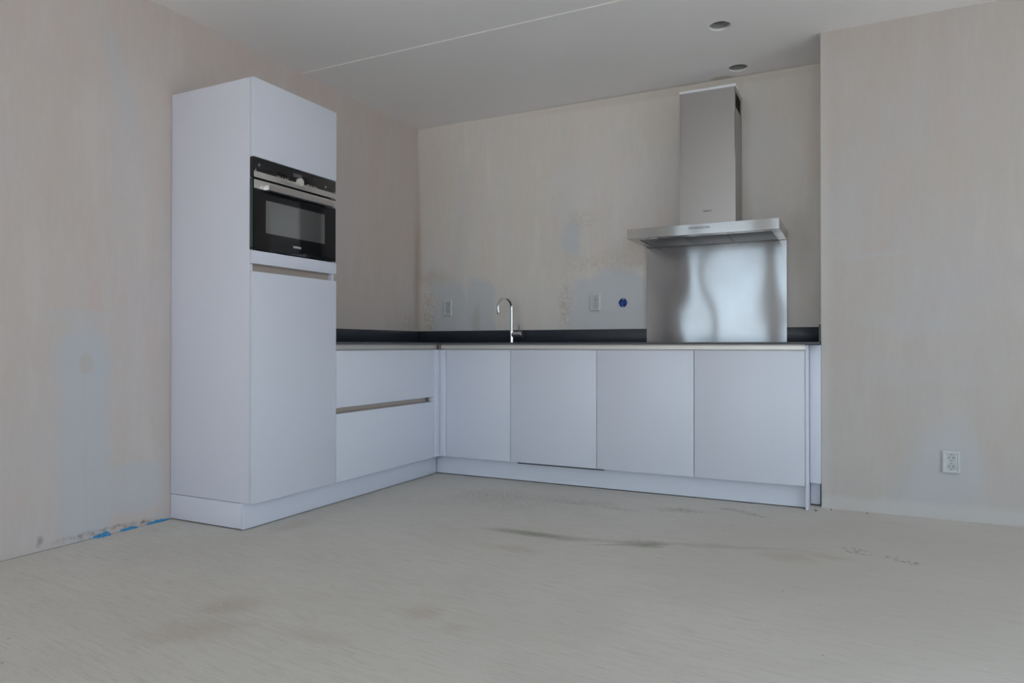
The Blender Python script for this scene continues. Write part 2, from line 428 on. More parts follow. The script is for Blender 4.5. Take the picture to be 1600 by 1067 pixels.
M['blue_dark'] = simple('blue_box_shade_side', (0.012, 0.07, 0.30), 0.45, var=0.1)
M['foam'] = simple('blue_edge_foam', (0.055, 0.27, 0.52), 0.8, var=0.3, scale=120)
M['box_grey'] = simple('grey_ceiling_box', (0.36, 0.37, 0.37), 0.7, var=0.05)
M['cap'] = simple('pale_cap', (0.78, 0.80, 0.84), 0.5, var=0.0)
M['lens'] = simple('lamp_lens', (0.62, 0.66, 0.68), 0.25, var=0.0)
M['crumb'] = simple('plaster_crumb', (0.72, 0.71, 0.68), 0.9, var=0.1)
M['crumb_dark'] = simple('dark_grit', (0.13, 0.11, 0.09), 0.9, var=0.2)
M['frame'] = simple('grey_window_frame', (0.30, 0.31, 0.32), 0.45, var=0.0)

def pane_mat():
    t = NT('window_glass')
    tr = t.n('ShaderNodeBsdfTransparent'); tr.inputs[0].default_value = (0.93, 0.96, 0.95, 1)
    gl = t.n('ShaderNodeBsdfGlossy'); gl.inputs['Roughness'].default_value = 0.02
    lw = t.n('ShaderNodeLayerWeight'); lw.inputs[0].default_value = 0.5
    fr = t.math('MULTIPLY_ADD', t.math('POWER', lw.outputs['Facing'], 5.0), 0.90, 0.03)
    mx = t.n('ShaderNodeMixShader')
    t.t.links.new(fr, mx.inputs[0]); t.t.links.new(tr.outputs[0], mx.inputs[1]); t.t.links.new(gl.outputs[0], mx.inputs[2])
    t.t.links.new(mx.outputs[0], t.out.inputs[0])
    return t.m
M['pane'] = pane_mat()

# ------------------------------------------------------------------ helpers: meshes
def box(bm, x0, x1, y0, y1, z0, z1, bev=0.0):
    vs_ = [bm.verts.new((x, y, z)) for x in (x0, x1) for y in (y0, y1) for z in (z0, z1)]
    fs = [(0, 1, 3, 2), (4, 6, 7, 5), (0, 4, 5, 1), (2, 3, 7, 6), (0, 2, 6, 4), (1, 5, 7, 3)]
    faces = [bm.faces.new([vs_[i] for i in f]) for f in fs]
    if bev > 0:
        ed = set()
        for f in faces: ed.update(f.edges)
        bmesh.ops.bevel(bm, geom=list(ed), offset=bev, segments=2, affect='EDGES', profile=0.5)
    return bm
def B(*a, **k): return box(bmesh.new(), *a, **k)

def circle(cx, cy, r, n=32, ph=0.0):
    return [(cx + r * cos(ph + 2 * pi * i / n), cy + r * sin(ph + 2 * pi * i / n)) for i in range(n)]
def rect(x0, x1, y0, y1): return [(x0, y0), (x1, y0), (x1, y1), (x0, y1)]

def prism(bm, loops, t0, t1, f):
    """plate with holes: loops[0] is the outline, the rest are holes; f maps (u, v, t) into the world"""
    pts = [[Vector((a, b, 0)) for a, b in lp] for lp in loops]
    tris = tessellate_polygon(pts)
    flat = [q for lp in loops for q in lp]
    A = [bm.verts.new(f(a, b, t0)) for a, b in flat]
    Bv = [bm.verts.new(f(a, b, t1)) for a, b in flat]
    for tr in tris:
        for L in (A, Bv):
            try: bm.faces.new([L[i] for i in tr])
            except ValueError: pass
    k = 0
    for lp in loops:
        n = len(lp)
        for i in range(n):
            a, b = k + i, k + (i + 1) % n
            bm.faces.new((A[a], A[b], Bv[b], Bv[a]))
        k += n
    return bm

def tube(bm, path, rad, seg=16, cap=True):
    """round bar along a list of points; rad is a number or a list"""
    P = [Vector(q) for q in path]
    R = rad if isinstance(rad, (list, tuple)) else [rad] * len(P)
    t = (P[1] - P[0]).normalized()
    up = Vector((0, 0, 1)) if abs(t.z) < 0.9 else Vector((1, 0, 0))
    n = t.cross(up).normalized()
    rings = []
    for i, q in enumerate(P):
        if i == 0: t = (P[1] - P[0])
        elif i == len(P) - 1: t = (P[-1] - P[-2])
        else: t = (P[i + 1] - P[i - 1])
        if t.length < 1e-9: t = P[i] - P[i - 1] if i else P[1] - P[0]
        if t.length < 1e-9: t = Vector((0, 0, 1))
        t.normalize()
        n = (n - t * n.dot(t)).normalized()
        b = t.cross(n)
        rings.append([bm.verts.new(q + (n * cos(2 * pi * k / seg) + b * sin(2 * pi * k / seg)) * R[i]) for k in range(seg)])
    for a, b in zip(rings, rings[1:]):
        for k in range(seg):
            bm.faces.new((a[k], a[(k + 1) % seg], b[(k + 1) % seg], b[k]))
    if cap:
        bm.faces.new(rings[0]); bm.faces.new(rings[-1])
    return bm
def cyl(bm, a, b, r, seg=24, bev=0.0):
    a = Vector(a); b = Vector(b)
    if bev:
        d = (b - a).normalized() * bev
        return tube(bm, [a, a + d, b - d, b], [r - bev, r, r, r - bev], seg)
    return tube(bm, [a, b], r, seg)

def wloc(o):
    v = Vector((0, 0, 0))
    while o is not None:
        v += o.location; o = o.parent
    return v
def obj(name, bm, mat, parent=None, loc=None, smooth=35):
    bmesh.ops.recalc_face_normals(bm, faces=bm.faces)
    off = wloc(parent) if parent else Vector((0, 0, 0))
    if loc is not None: off = Vector(loc)
    for v in bm.verts: v.co -= off
    me = bpy.data.meshes.new(name)
    bm.to_mesh(me); bm.free()
    if isinstance(mat, str): mat = M[mat]
    me.materials.append(mat)
    o = bpy.data.objects.new(name, me)
    C.objects.link(o)
    if loc is not None: o.location = loc if parent is None else Vector(loc) - wloc(parent)
    o.parent = parent
    if smooth:
        me.polygons.foreach_set('use_smooth', [True] * len(me.polygons))
        me.set_sharp_from_angle(angle=math.radians(smooth))
    me.update()
    return o
def tag(o, label, cat, group=None):
    o['label'] = label; o['category'] = cat
    if group: o['group'] = group
    return o
def thing(name, label, cat, loc, group=None):
    o = bpy.data.objects.new(name, None)
    o.empty_display_size = 0.1
    C.objects.link(o); o.location = loc
    return tag(o, label, cat, group)
def struct(name, bm, mat, parent=None, label=None):
    o = obj(name, bm, mat, parent, smooth=0)
    if parent is None: o['kind'] = 'structure'
    if label: o['label'] = label
    return o
def text_bm(body, size_w, height, f, extr=0.0006):
    """lettering as thin raised mesh, size_w wide, f maps (u, v, t) into the world; u starts at 0"""
    cu = bpy.data.curves.new('lettering', 'FONT')
    cu.body = body; cu.size = 1.0; cu.offset = 0.012
    tmp = bpy.data.objects.new('lettering', cu)
    C.objects.link(tmp)
    dg = bpy.context.evaluated_depsgraph_get(); dg.update()
    me = bpy.data.meshes.new_from_object(tmp.evaluated_get(dg))
    bpy.data.objects.remove(tmp); bpy.data.curves.remove(cu)
    bm = bmesh.new(); bm.from_mesh(me); bpy.data.meshes.remove(me)
    xs = [v.co.x for v in bm.verts]; ys = [v.co.y for v in bm.verts]
    x0, x1, y0, y1 = min(xs), max(xs), min(ys), max(ys)
    r = bmesh.ops.extrude_face_region(bm, geom=list(bm.faces))
    top = {v for v in r['geom'] if isinstance(v, bmesh.types.BMVert)}
    for v in bm.verts:
        u = (v.co.x - x0) / (x1 - x0) * size_w; w = (v.co.y - y0) / (y1 - y0) * height
        v.co = f(u, w, extr if v in top else 0.0)
    return bm

# ------------------------------------------------------------------ the setting
W = 3.0092; H = 2.648; YB = -0.4615
D = 0.584; YF = -0.5854
HOLE = (1.7195, 1.2005, 0.031)
struct('floor', B(-0.1, XE + 0.1, REAR - 0.2, 0.1, -0.12, 0.0), 'floor', label='pale unfinished screed floor with trowel marks and stains')
ceil_holes = [(2.521, -0.795, 0.058), (2.519, -0.150, 0.060)]
fz = lambda u, v, t: (u, v, t)
JY = -1.311
bm = bmesh.new()
prism(bm, [rect(-0.1, XE + 0.1, JY + 0.004, 0.1)] + [circle(a, b, r, 40)[::-1] for a, b, r in ceil_holes], H, H + 0.09, fz)
ce = struct('ceiling', bm, 'ceiling', label='grey painted concrete ceiling slab over the kitchen')
box_ = B(-0.1, XE + 0.1, REAR - 0.2, JY - 0.004, H, H + 0.09)
ce2 = obj('ceiling_slab', box_, 'ceiling', ce, smooth=0)
obj('ceiling_joint', prism(bmesh.new(), [[(JY - 0.0075, H + 0.002), (JY - 0.0055, H - 0.0022), (JY + 0.0055, H - 0.0022), (JY + 0.0075, H + 0.002)]], 0.0, XE, lambda u, v, t: (t, u, v)), 'caulk', ce, smooth=0)

fb = lambda u, v, t: (u, t, v)
clov = [(HOLE[0] + HOLE[2] * (1 + 0.04 * cos(6 * a_)) * cos(a_), HOLE[1] + HOLE[2] * 1.04 * (1 + 0.04 * cos(6 * a_)) * sin(a_)) for a_ in [2 * pi * i / 36 for i in range(36)]]
struct('floor_bounce_ground', B(-25, 30, REAR - 45, REAR - 0.2, -0.30, -0.12), 'bounce_paving')  # unseen ground, added so sunlight bounces through the windows onto the ceiling
struct('floor_bounce_ground_side', B(XE + 0.2, 30, REAR - 0.2, 20, -0.30, -0.12), 'bounce_paving')  # side part of the same added bounce ground, also unseen
struct('wall_back', prism(bmesh.new(), [rect(-0.1, W + 0.05, 0, H), clov[::-1]], 0.0, 0.1, fb), 'wall_back', label='bare plaster wall behind the worktop with grey filler patches')
struct('wall_left', B(-0.1, 0.0, REAR - 0.2, 0.0, 0, H), 'wall_left', label='bare plaster wall on the left with a filled chase')
struct('wall_right', B(W, XE, YB, 0.1, 0, H, bev=0.0), 'wall_right', label='projecting plaster wall on the right with a low socket')
struct('wall_side', prism(bmesh.new(), [rect(REAR - 0.2, YB, 0, H)] + [rect(a, b, Z0, Z1)[::-1] for a, b in SWINS], XE, XE + 0.2, lambda u, v, t: (t, u, v)), 'wall_plain_y')
struct('wall_rear', prism(bmesh.new(), [rect(0.0, XE, 0, H)] + [rect(a, b, Z0, Z1)[::-1] for a, b in WINS], REAR - 0.2, REAR, fb), 'wall_plain')
struct('reflection_slab', B(0.0, 0.035, -7.86, -7.28, 0.0, 2.45, bev=0.003), 'reflection_grey')  # unseen grey slab, added to give the splashback a dark reflected band
struct('reflection_post', B(0.0, 0.13, REAR, -7.87, 0.0, H), 'reflection_grey')  # unseen column, added to carry that dark reflection on into the corner
for k, (a_, b_) in enumerate(WINS):
    y0, y1 = REAR - 0.13, REAR - 0.07
    mull = {0: [(0.68, 0.80)], 1: [(2.74, 2.80)], 2: [(4.67, 4.73)]}[k]
    cells = []
    x = a_ + (0.11 if k == 0 else 0.05)
    for m0, m1 in mull:
        cells.append((x, m0)); x = m1
    cells.append((x, b_ - 0.05))
    loops = [rect(a_, b_, Z0, Z1)] + [rect(c0, c1, Z0 + 0.05, Z1 - 0.05)[::-1] for c0, c1 in cells]
    wn = struct('window_%d' % (k + 1), prism(bmesh.new(), loops, y0, y1, fb), 'frame')
    for c0, c1 in cells:
        obj('window_pane', B(c0, c1, REAR - 0.103, REAR - 0.097, Z0 + 0.05, Z1 - 0.05), 'pane', wn, smooth=0)

for k, (a_, b_) in enumerate(SWINS):
    mid = (a_ + b_) / 2
    cells = [(a_ + 0.05, mid - 0.03), (mid + 0.03, b_ - 0.05)]
    loops = [rect(a_, b_, Z0, Z1)] + [rect(c0, c1, Z0 + 0.05, Z1 - 0.05)[::-1] for c0, c1 in cells]
    wn = struct('window_%d' % (k + 4), prism(bmesh.new(), loops, XE + 0.07, XE + 0.13, lambda u, v, t: (t, u, v)), 'frame')
    for c0, c1 in cells:
        obj('window_pane', B(XE + 0.097, XE + 0.103, c0, c1, Z0 + 0.05, Z1 - 0.05), 'pane', wn, smooth=0)

# round openings in the ceiling, each with its sunk box
for (a, b, r), lab in zip(ceil_holes, ('round empty lamp hole in the ceiling, farther from the back wall', 'round empty lamp hole in the ceiling, close above the extractor chimney')):
    t = thing('ceiling_box', lab, 'ceiling box', (a, b, H + 0.012))
    bm = bmesh.new()
    prism(bm, [circle(a, b, r - 0.0005, 40), circle(a, b, r - 0.004, 40)[::-1]], H + 0.012, H + 0.085, fz)
    obj('box_rim', bm, 'box_grey', t)
    bm = bmesh.new()
    prism(bm, [circle(a, b, r - 0.004, 40), circle(a, b, r - 0.013, 40)[::-1]], H + 0.030, H + 0.034, fz)
    prism(bm, [circle(a, b, r - 0.013, 40), circle(a, b, r - 0.017, 40)[::-1]], H + 0.020, H + 0.034, fz)
    obj('box_ring', bm, 'box_grey', t)
    obj('box_lid', prism(bmesh.new(), [circle(a, b, r - 0.004, 40)], H + 0.060, H + 0.064, fz), 'box_grey', t)

# ------------------------------------------------------------------ tall cabinet with the oven
YN, YT = -2.2582, -1.6582          # near and far side of the tall unit
ZT, ZD = 2.203, 0.1341
tc = thing('tall_cabinet', 'tall white cabinet on the left wall with a black oven built in', 'cabinet', (0.3, (YN + YT) / 2, 0.132))
XC = D - 0.0205
obj('side_panel', B(0.003, XC, YN, YN + 0.018, ZD - 0.001, ZT, bev=0.0008), 'white_side', tc)
obj('side_panel', B(0.003, XC, YT - 0.018, YT, ZD - 0.001, ZT, bev=0.0008), 'white_side', tc)
bm = bmesh.new()
box(bm, 0.003, XC - 0.001, YN + 0.018, YT - 0.018, ZT - 0.018, ZT)
box(bm, 0.003, XC - 0.001, YN + 0.018, YT - 0.018, ZD, ZD + 0.018)
box(bm, 0.003, 0.500, YN + 0.018, YT - 0.018, 1.262, 1.280)
box(bm, 0.003, XC - 0.03, YN + 0.018, YT - 0.018, 1.815, 1.833)
box(bm, 0.003, 0.011, YN + 0.018, YT - 0.018, ZD + 0.018, ZT - 0.018)
obj('carcass', bm, 'carcass', tc)
ya, yb = YN + 0.001, YT - 0.001
obj('door', B(XC + 0.0015, D, ya, yb, 1.8185, ZT, bev=0.0012), 'white', tc)
obj('door', B(XC + 0.0015, D, ya, yb, ZD, 1.2600, bev=0.0012), 'white', tc)
obj('fascia', B(XC + 0.0015, D, ya, yb, 1.2985, 1.3615, bev=0.0012), 'white', tc)
def rail_x(name, y0, y1, z0, z1, x1, mat, parent):
    """recessed grip rail with a C profile, running along y and facing +x"""
    bm = bmesh.new()
    d = 0.022
    prof = [(x1, z0), (x1, z0 + 0.0015), (x1 - d * 0.7, z0 + 0.0015), (x1 - d * 0.95, z0 + 0.006), (x1 - d * 0.95, z1 - 0.006), (x1 - d * 0.7, z1 - 0.0015), (x1, z1 - 0.0015), (x1, z1), (x1 - d, z1), (x1 - d - 0.003, z1 - 0.004), (x1 - d - 0.003, z0 + 0.004), (x1 - d, z0)]
    prism(bm, [prof], y0, y1, lambda u, v, t: (u, t, v))
    return obj(name, bm, mat, parent)
rail_x('grip_rail', ya + 0.0015, YT - 0.0195, 1.2605, 1.2980, XC, 'rail_warm', tc)

ov = thing('built_in_oven', 'black glass built-in oven with steel strip in the tall cabinet', 'oven', (0.3, (YN + YT) / 2, 1.364))
oy0, oy1 = YN - 0.002, YT - 0.009
obj('oven_housing', B(0.05, XC - 0.001, YN + 0.022, YT - 0.022, 1.375, 1.805), 'black', ov)
FX = D + 0.002
fx = lambda u, v, t: (t, u, v)
obj('control_panel', B(XC + 0.001, FX, oy0, oy1, 1.7165, 1.8145, bev=0.0015), 'black_glass', ov)
obj('panel_strip', B(FX, FX + 0.0018, oy0 + 0.006, oy1 - 0.001, 1.7175, 1.7470, bev=0.0005), 'steel_oven', ov)
dp = obj('display', B(FX, FX + 0.0006, -1.993, -1.930, 1.7735, 1.7930), 'display', ov)
kn = bmesh.new(); kz, ky = 1.7500, -1.957
cyl(kn, (FX + 0.0018, ky, kz), (FX + 0.022, ky, kz), 0.0205, 36, 0.0015)
obj('knob', kn, 'knob', ov)
def sym(bm): obj('touch_symbol', bm, 'print', ov)
for yy in (-2.105, -2.090, -2.072, -2.052, -2.036):
    sym(B(FX, FX + 0.0005, yy, yy + 0.007, 1.7495, 1.7545))
for yy in (-1.893, -1.880, -1.862, -1.842, -1.826):
    sym(B(FX, FX + 0.0005, yy, yy + 0.007, 1.7495, 1.7545))
for yy, zz in ((-2.246, 1.7510), (-1.68, 1.7510)):
    sym(B(FX, FX + 0.0005, yy, yy + 0.006, zz, zz + 0.005))
sym(prism(bmesh.new(), [circle(-2.222, 1.781, 0.006, 20), circle(-2.222, 1.781, 0.0045, 20)[::-1]], FX, FX + 0.0005, fx))
sym(prism(bmesh.new(), [circle(-1.750, 1.769, 0.006, 20), circle(-1.750, 1.769, 0.0020, 20)[::-1]], FX, FX + 0.0005, fx))
# door of the oven
od = obj('oven_door', prism(bmesh.new(), [rect(oy0, oy1, 1.3665, 1.7120), rect(-2.178, -1.753, 1.455, 1.6165)[::-1]], XC + 0.001, FX, fx), 'black_glass', ov, smooth=0)
obj('door_strip', B(FX, FX + 0.0020, oy0 + 0.006, oy1 - 0.001, 1.6640, 1.7065, bev=0.0005), 'steel_oven', od)
obj('door_window', B(XC + 0.004, FX - 0.001, -2.178, -1.753, 1.455, 1.6165), 'oven_pane', od, smooth=0)
obj('glass_edge', B(XC + 0.0015, FX - 0.001, oy0 - 0.0008, oy0 + 0.0004, 1.375, 1.7110), 'edge_green', od, smooth=0)
bm = bmesh.new()
prism(bm, [[(-2.200, FX + 0.016), (-2.200, FX + 0.044), (-1.727, FX + 0.044), (-1.727, FX + 0.016)]], 1.6590, 1.6830, lambda u, v, t: (v, u, t))
hb = obj('handle', bm, 'steel_oven', od)
for q in (-2.200, -1.762):
    obj('handle_mount', B(FX + 0.0018, FX + 0.0158, q, q + 0.035, 1.6600, 1.6820, bev=0.0008), 'steel_oven', od)
obj('maker_lettering', text_bm('SIEMENS', 0.056, 0.0105, lambda u, v, t: (FX + 0.0001 + t, -1.992 + u, 1.4045 + v)), 'print_white', od)

# ------------------------------------------------------------------ base cabinets
def carcass_y(bm, x0, x1, top=0.905):
    """open fronted carcass of a base unit on the back wall"""
    y0 = YF + 0.0215
    box(bm, x0 + 0.0005, x0 + 0.016, y0, -0.035, ZD + 0.001, top - 0.002)
    box(bm, x1 - 0.016, x1 - 0.0005, y0, -0.035, ZD + 0.001, top - 0.002)
    box(bm, x0 + 0.016, x1 - 0.016, y0, -0.035, ZD + 0.001, ZD + 0.016)
    box(bm, x0 + 0.016, x1 - 0.016, -0.043, -0.035, ZD + 0.016, top - 0.04)
    return bm
units = [(0.6355, 1.1345, 'base_cabinet', 'narrow white base cabinet beside the inner corner, left of the tap', 'cabinet', 'door'),
         (1.1345, 1.7345, 'dishwasher', 'white front with a dark slot under it, right of the tap', 'dishwasher', 'front_panel'),
         (1.7345, 2.3345, 'base_cabinet', 'white base cabinet with one door, under the left half of the steel splashback', 'cabinet', 'door'),
         (2.3345, 2.9335, 'base_cabinet', 'white base cabinet nearest the projecting right wall', 'cabinet', 'door')]
ZDT = 0.8717
for x0, x1, nm, lab, cat, dn in units:
    t = thing(nm, lab, cat, ((x0 + x1) / 2, -0.3, ZD))
    zt_ = 0.868
    bm = bmesh.new()
    carcass_y(bm, x0, x1, zt_)
    obj('carcass', bm, 'carcass' if nm != 'dishwasher' else 'gap', t)
    obj(dn, B(x0 + 0.0018, x1 - 0.0018, YF, YF + 0.019, ZD, ZDT, bev=0.0012), 'white', t)

dc = thing('drawer_cabinet', 'white cabinet with two wide drawers between tall cabinet and corner', 'cabinet', (0.3, -1.16, ZD))
bm = bmesh.new()
dy0, dy1 = YT + 0.0005, -0.6575
box(bm, 0.035, XC - 0.001, dy0, dy0 + 0.016, ZD + 0.001, 0.866)
box(bm, 0.035, XC - 0.001, dy1 - 0.016, dy1, ZD + 0.001, 0.866)
box(bm, 0.035, XC - 0.001, dy0 + 0.016, dy1 - 0.016, ZD + 0.001, ZD + 0.016)
box(bm, 0.035, 0.043, dy0 + 0.016, dy1 - 0.016, ZD + 0.016, 0.83)
obj('carcass', bm, 'carcass', dc)
# short white cheek that closes the grip slot towards the corner
obj('slot_cheek', B(XC, D - 0.0015, -0.6905, dy1 - 0.0015, 0.5185, 0.5475), 'white', dc, smooth=0)
obj('drawer', B(XC + 0.0015, D, dy0 + 0.001, dy1 - 0.001, 0.5500, ZDT, bev=0.0012), 'white', dc)
obj('drawer', B(XC + 0.0015, D, dy0 + 0.001, dy1 - 0.001, ZD, 0.5165, bev=0.0012), 'white', dc)
rail_x('grip_rail', dy0 + 0.002, -0.6915, 0.5170, 0.5495, XC + 0.0005, 'rail_warm', dc)

fl = obj('filler_panel', B(XC + 0.001, D, -0.6555, YF + 0.0002, ZD, ZDT, bev=0.0008), 'white', loc=(D - 0.01, -0.62, ZD))
tag(fl, 'narrow white corner filler beside the drawers', 'filler panel')
fl = obj('filler_panel', B(D + 0.0005, 0.6340, YF, YF + 0.019, ZD, ZDT, bev=0.0008), 'white', loc=(0.609, YF + 0.01, ZD))
tag(fl, 'narrow white corner filler beside the narrow base cabinet', 'filler panel')
ep = obj('end_panel', B(2.9337, 2.9487, YF + 0.0195, -0.03, 0.0, 0.905, bev=0.0008), 'white_side', loc=(2.942, -0.3, 0))
tag(ep, 'thin white end panel reaching the floor at the right end of the cabinets', 'end panel')
fl = obj('filler_panel', B(2.9510, W - 0.0012, -0.4720, -0.4540, ZD + 0.001, 0.9045, bev=0.0006), 'white', loc=(2.98, -0.463, ZD))
tag(fl, 'set-back white filler between end panel and right wall', 'filler panel')

# plinths: boards a few millimetres off the uneven floor
XP = D - 0.0602; YP = -0.5252
pl = obj('plinth_board', B(0.003, XP - 0.0165, YN + 0.0008, YN + 0.016, 0.0065, 0.1300, bev=0.0006), 'white_side', loc=(0.25, YN + 0.01, 0.004))
tag(pl, 'short white plinth board under the left side of the tall cabinet', 'plinth')
pl = obj('plinth_board', B(XP - 0.016, XP, YN + 0.0005, YP - 0.0165, 0.0050, 0.1320, bev=0.0006), 'white', loc=(XP - 0.008, -1.4, 0.003))
tag(pl, 'long white plinth board under the tall cabinet and the drawers', 'plinth')
fp = lambda u, v, t: (u, t, v)
out = [(XP - 0.016, 0.0065), (2.9325, 0.0065), (2.9325, 0.1320), (1.764, 0.1320), (1.764, 0.1160), (1.158, 0.1160), (1.158, 0.1320), (XP - 0.016, 0.1320)]
pl = obj('plinth_board', prism(bmesh.new(), [out], YP, YP + 0.016, fp), 'white', loc=(1.7, YP + 0.008, 0.003), smooth=0)
tag(pl, 'long white plinth board under the cabinets on the back wall', 'plinth')
pl = obj('plinth_board', B(2.9520, W - 0.008, -0.420, -0.404, 0.009, 0.1330, bev=0.0006), 'white', loc=(2.98, -0.41, 0.006))
tag(pl, 'tiny white plinth piece in the recess beside the right wall', 'plinth')

# grip rails under the worktop
ZW0, ZW1 = 0.909, 0.921
r1 = rail_x('grip_rail', YT + 0.001, -0.545, 0.8725, 0.9075, XC + 0.006, 'alu', None)
tag(r1, 'aluminium grip rail under the worktop above the drawers', 'rail')
def rail_y(name, x0, x1, z0, z1, y1, mat):
    bm = bmesh.new()
    d = 0.022
    prof = [(y1, z0), (y1, z0 + 0.0015), (y1 + d * 0.7, z0 + 0.0015), (y1 + d * 0.95, z0 + 0.006), (y1 + d * 0.95, z1 - 0.006), (y1 + d * 0.7, z1 - 0.0015), (y1, z1 - 0.0015), (y1, z1), (y1 + d, z1), (y1 + d + 0.003, z1 - 0.004), (y1 + d + 0.003, z0 + 0.004), (y1 + d, z0)]
    prism(bm, [prof], x0, x1, lambda u, v, t: (t, u, v))
    return obj(name, bm, mat)
r2 = rail_y('grip_rail', XC + 0.0068, 2.9335, 0.8725, 0.9075, YF + 0.0135, 'alu')
obj('mitre_light_line', B(XC + 0.0066, XC + 0.0108, YF + 0.0112, YF + 0.0138, 0.8728, 0.9072), 'cap', r2)  # pale post added to draw the bright line at the rail mitre
tag(r2, 'long aluminium grip rail under the worktop above the back wall doors', 'rail')

# worktop: L shaped slab with upstands
outl = [(0.002, YT + 0.001), (0.600, YT + 0.001), (0.600, -0.600), (3.0045, -0.600), (3.0045, -0.002), (0.002, -0.002)]
tag(obj('worktop', prism(bmesh.new(), [outl], ZW0, ZW1, fz), 'worktop_edge', loc=(0.3, -0.3, ZW0), smooth=0), 'thin dark L-shaped worktop over drawers and base cabinets', 'worktop')
def upst(lab, mat, x0, x1, y0, y1, z0, z1):
    tag(obj('upstand', B(x0, x1, y0, y1, z0, z1, bev=0.0006), mat, loc=((x0 + x1) / 2, (y0 + y1) / 2, z0)), lab, 'upstand')
upst('dark upstand on the worktop along the left wall, beside the tall cabinet', 'worktop', 0.0015, 0.0135, YT + 0.002, -0.0145, ZW1 + 0.0002, 1.0168)
upst('long dark upstand on the worktop along the back wall, behind tap and splashback', 'worktop', 0.0015, W - 0.0125, -0.0135, -0.0015, ZW1 + 0.0002, 1.0168)
upst('short dark upstand seen end-on against the projecting right wall', 'worktop_edge', W - 0.012, W - 0.0008, -0.463, -0.0145, ZW1 + 0.0002, 1.0200)

# ------------------------------------------------------------------ splashback, wavy thin sheet
def splash():
    x0, x1, z0, z1 = 1.894, 2.791, ZW1 + 0.0005, 1.5655
    nx, nz = 60, 40
    bm = bmesh.new()
    def dy(u, v):
        a = 0.00050 * sin(2 * pi * (u * 1.9 + 0.10)) * sin(2 * pi * (v * 0.95 + 0.05))
        a += 0.00018 * sin(2 * pi * (u * 3.1 + 0.4 + v * 0.5)) * cos(2 * pi * (v * 0.6))
        a += 0.0003 * sin(2 * pi * (u * 0.9 + 0.2)) * cos(2 * pi * v * 0.5)
        return -a
    F = [[bm.verts.new((x0 + (x1 - x0) * i / nx, -0.0175 + dy(i / nx, j / nz), z0 + (z1 - z0) * j / nz)) for j in range(nz + 1)] for i in range(nx + 1)]
    Bk = [[bm.verts.new((x0 + (x1 - x0) * i / nx, -0.0150 + dy(i / nx, j / nz), z0 + (z1 - z0) * j / nz)) for j in range(nz + 1)] for i in range(nx + 1)]
    for i in range(nx):
        for j in range(nz):
            bm.faces.new((F[i][j], F[i + 1][j], F[i + 1][j + 1], F[i][j + 1]))
            bm.faces.new((Bk[i][j], Bk[i][j + 1], Bk[i + 1][j + 1], Bk[i + 1][j]))
        for j in (0, nz): bm.faces.new((F[i][j], F[i + 1][j], Bk[i + 1][j], Bk[i][j]))
    for j in range(nz):
        for i in (0, nx): bm.faces.new((F[i][j], F[i][j + 1], Bk[i][j + 1], Bk[i][j]))
    return bm
sp = obj('splashback', splash(), 'steel_splash', loc=(2.34, -0.016, ZW1), smooth=60)
tag(sp, 'brushed stainless steel splashback standing behind the worktop under the extractor', 'splashback')

# ------------------------------------------------------------------ cooker hood
HX0, HX1, HY, HZ0, HZ1 = 1.9006, 2.7931, -0.4877, 1.5674, 1.6272
hd = thing('extractor_hood', 'stainless steel wall extractor hood with square chimney', 'extractor', (2.35, -0.01, HZ0))
bm = bmesh.new()
fxo, fx1o, fy0, fy1 = 1.955, 2.745, -0.405, -0.028
box(bm, HX0, HX1, HY, -0.002, HZ0 + 0.012, HZ1)
prism(bm, [rect(HX0, HX1, HY, -0.002), rect(fxo, fx1o, fy0, fy1)[::-1]], HZ0, HZ0 + 0.012, fz)
obj('canopy', bm, 'steel_hood', hd, smooth=0)
fw = (fx1o - fxo - 0.012) / 3
for k in range(3):
    a0 = fxo + 0.003 + k * (fw + 0.003)
    f_ = obj('grease_filter', B(a0, a0 + fw, fy0 + 0.003, fy1 - 0.003, HZ0 + 0.004, HZ0 + 0.010, bev=0.0008), 'filter', hd)
for x in (2.00, 2.617):
    obj('lamp', B(x, x + 0.078, -0.4480, -0.4230, HZ0 - 0.0015, HZ0 + 0.001, bev=0.0005), 'lens', hd)
# control keys: small framed key outlines
for k in range(6):
    u0 = 2.2835 + k * 0.0212
    bm = prism(bmesh.new(), [rect(u0, u0 + 0.0165, 1.5995, 1.6105), rect(u0 + 0.0022, u0 + 0.0143, 1.6017, 1.6083)[::-1]], HY - 0.0006, HY, fp)
    kf = obj('key', bm, 'print_dark', hd, smooth=0)
CX0, CX1, CY, CZ = 2.1800, 2.5205, -0.2680, 2.4975
def sleeve(bm, x0, x1, y0, z0, z1, th=0.0015):
    prism(bm, [[(x0, -0.003), (x0, y0), (x1, y0), (x1, -0.003), (x1 - th, -0.003), (x1 - th, y0 + th), (x0 + th, y0 + th), (x0 + th, -0.003)]], z0, z1, fz)
bm = bmesh.new(); sleeve(bm, CX0, CX1, CY, HZ1, 2.078)
lo = obj('lower_chimney', bm, 'steel_chimney', hd, smooth=0)
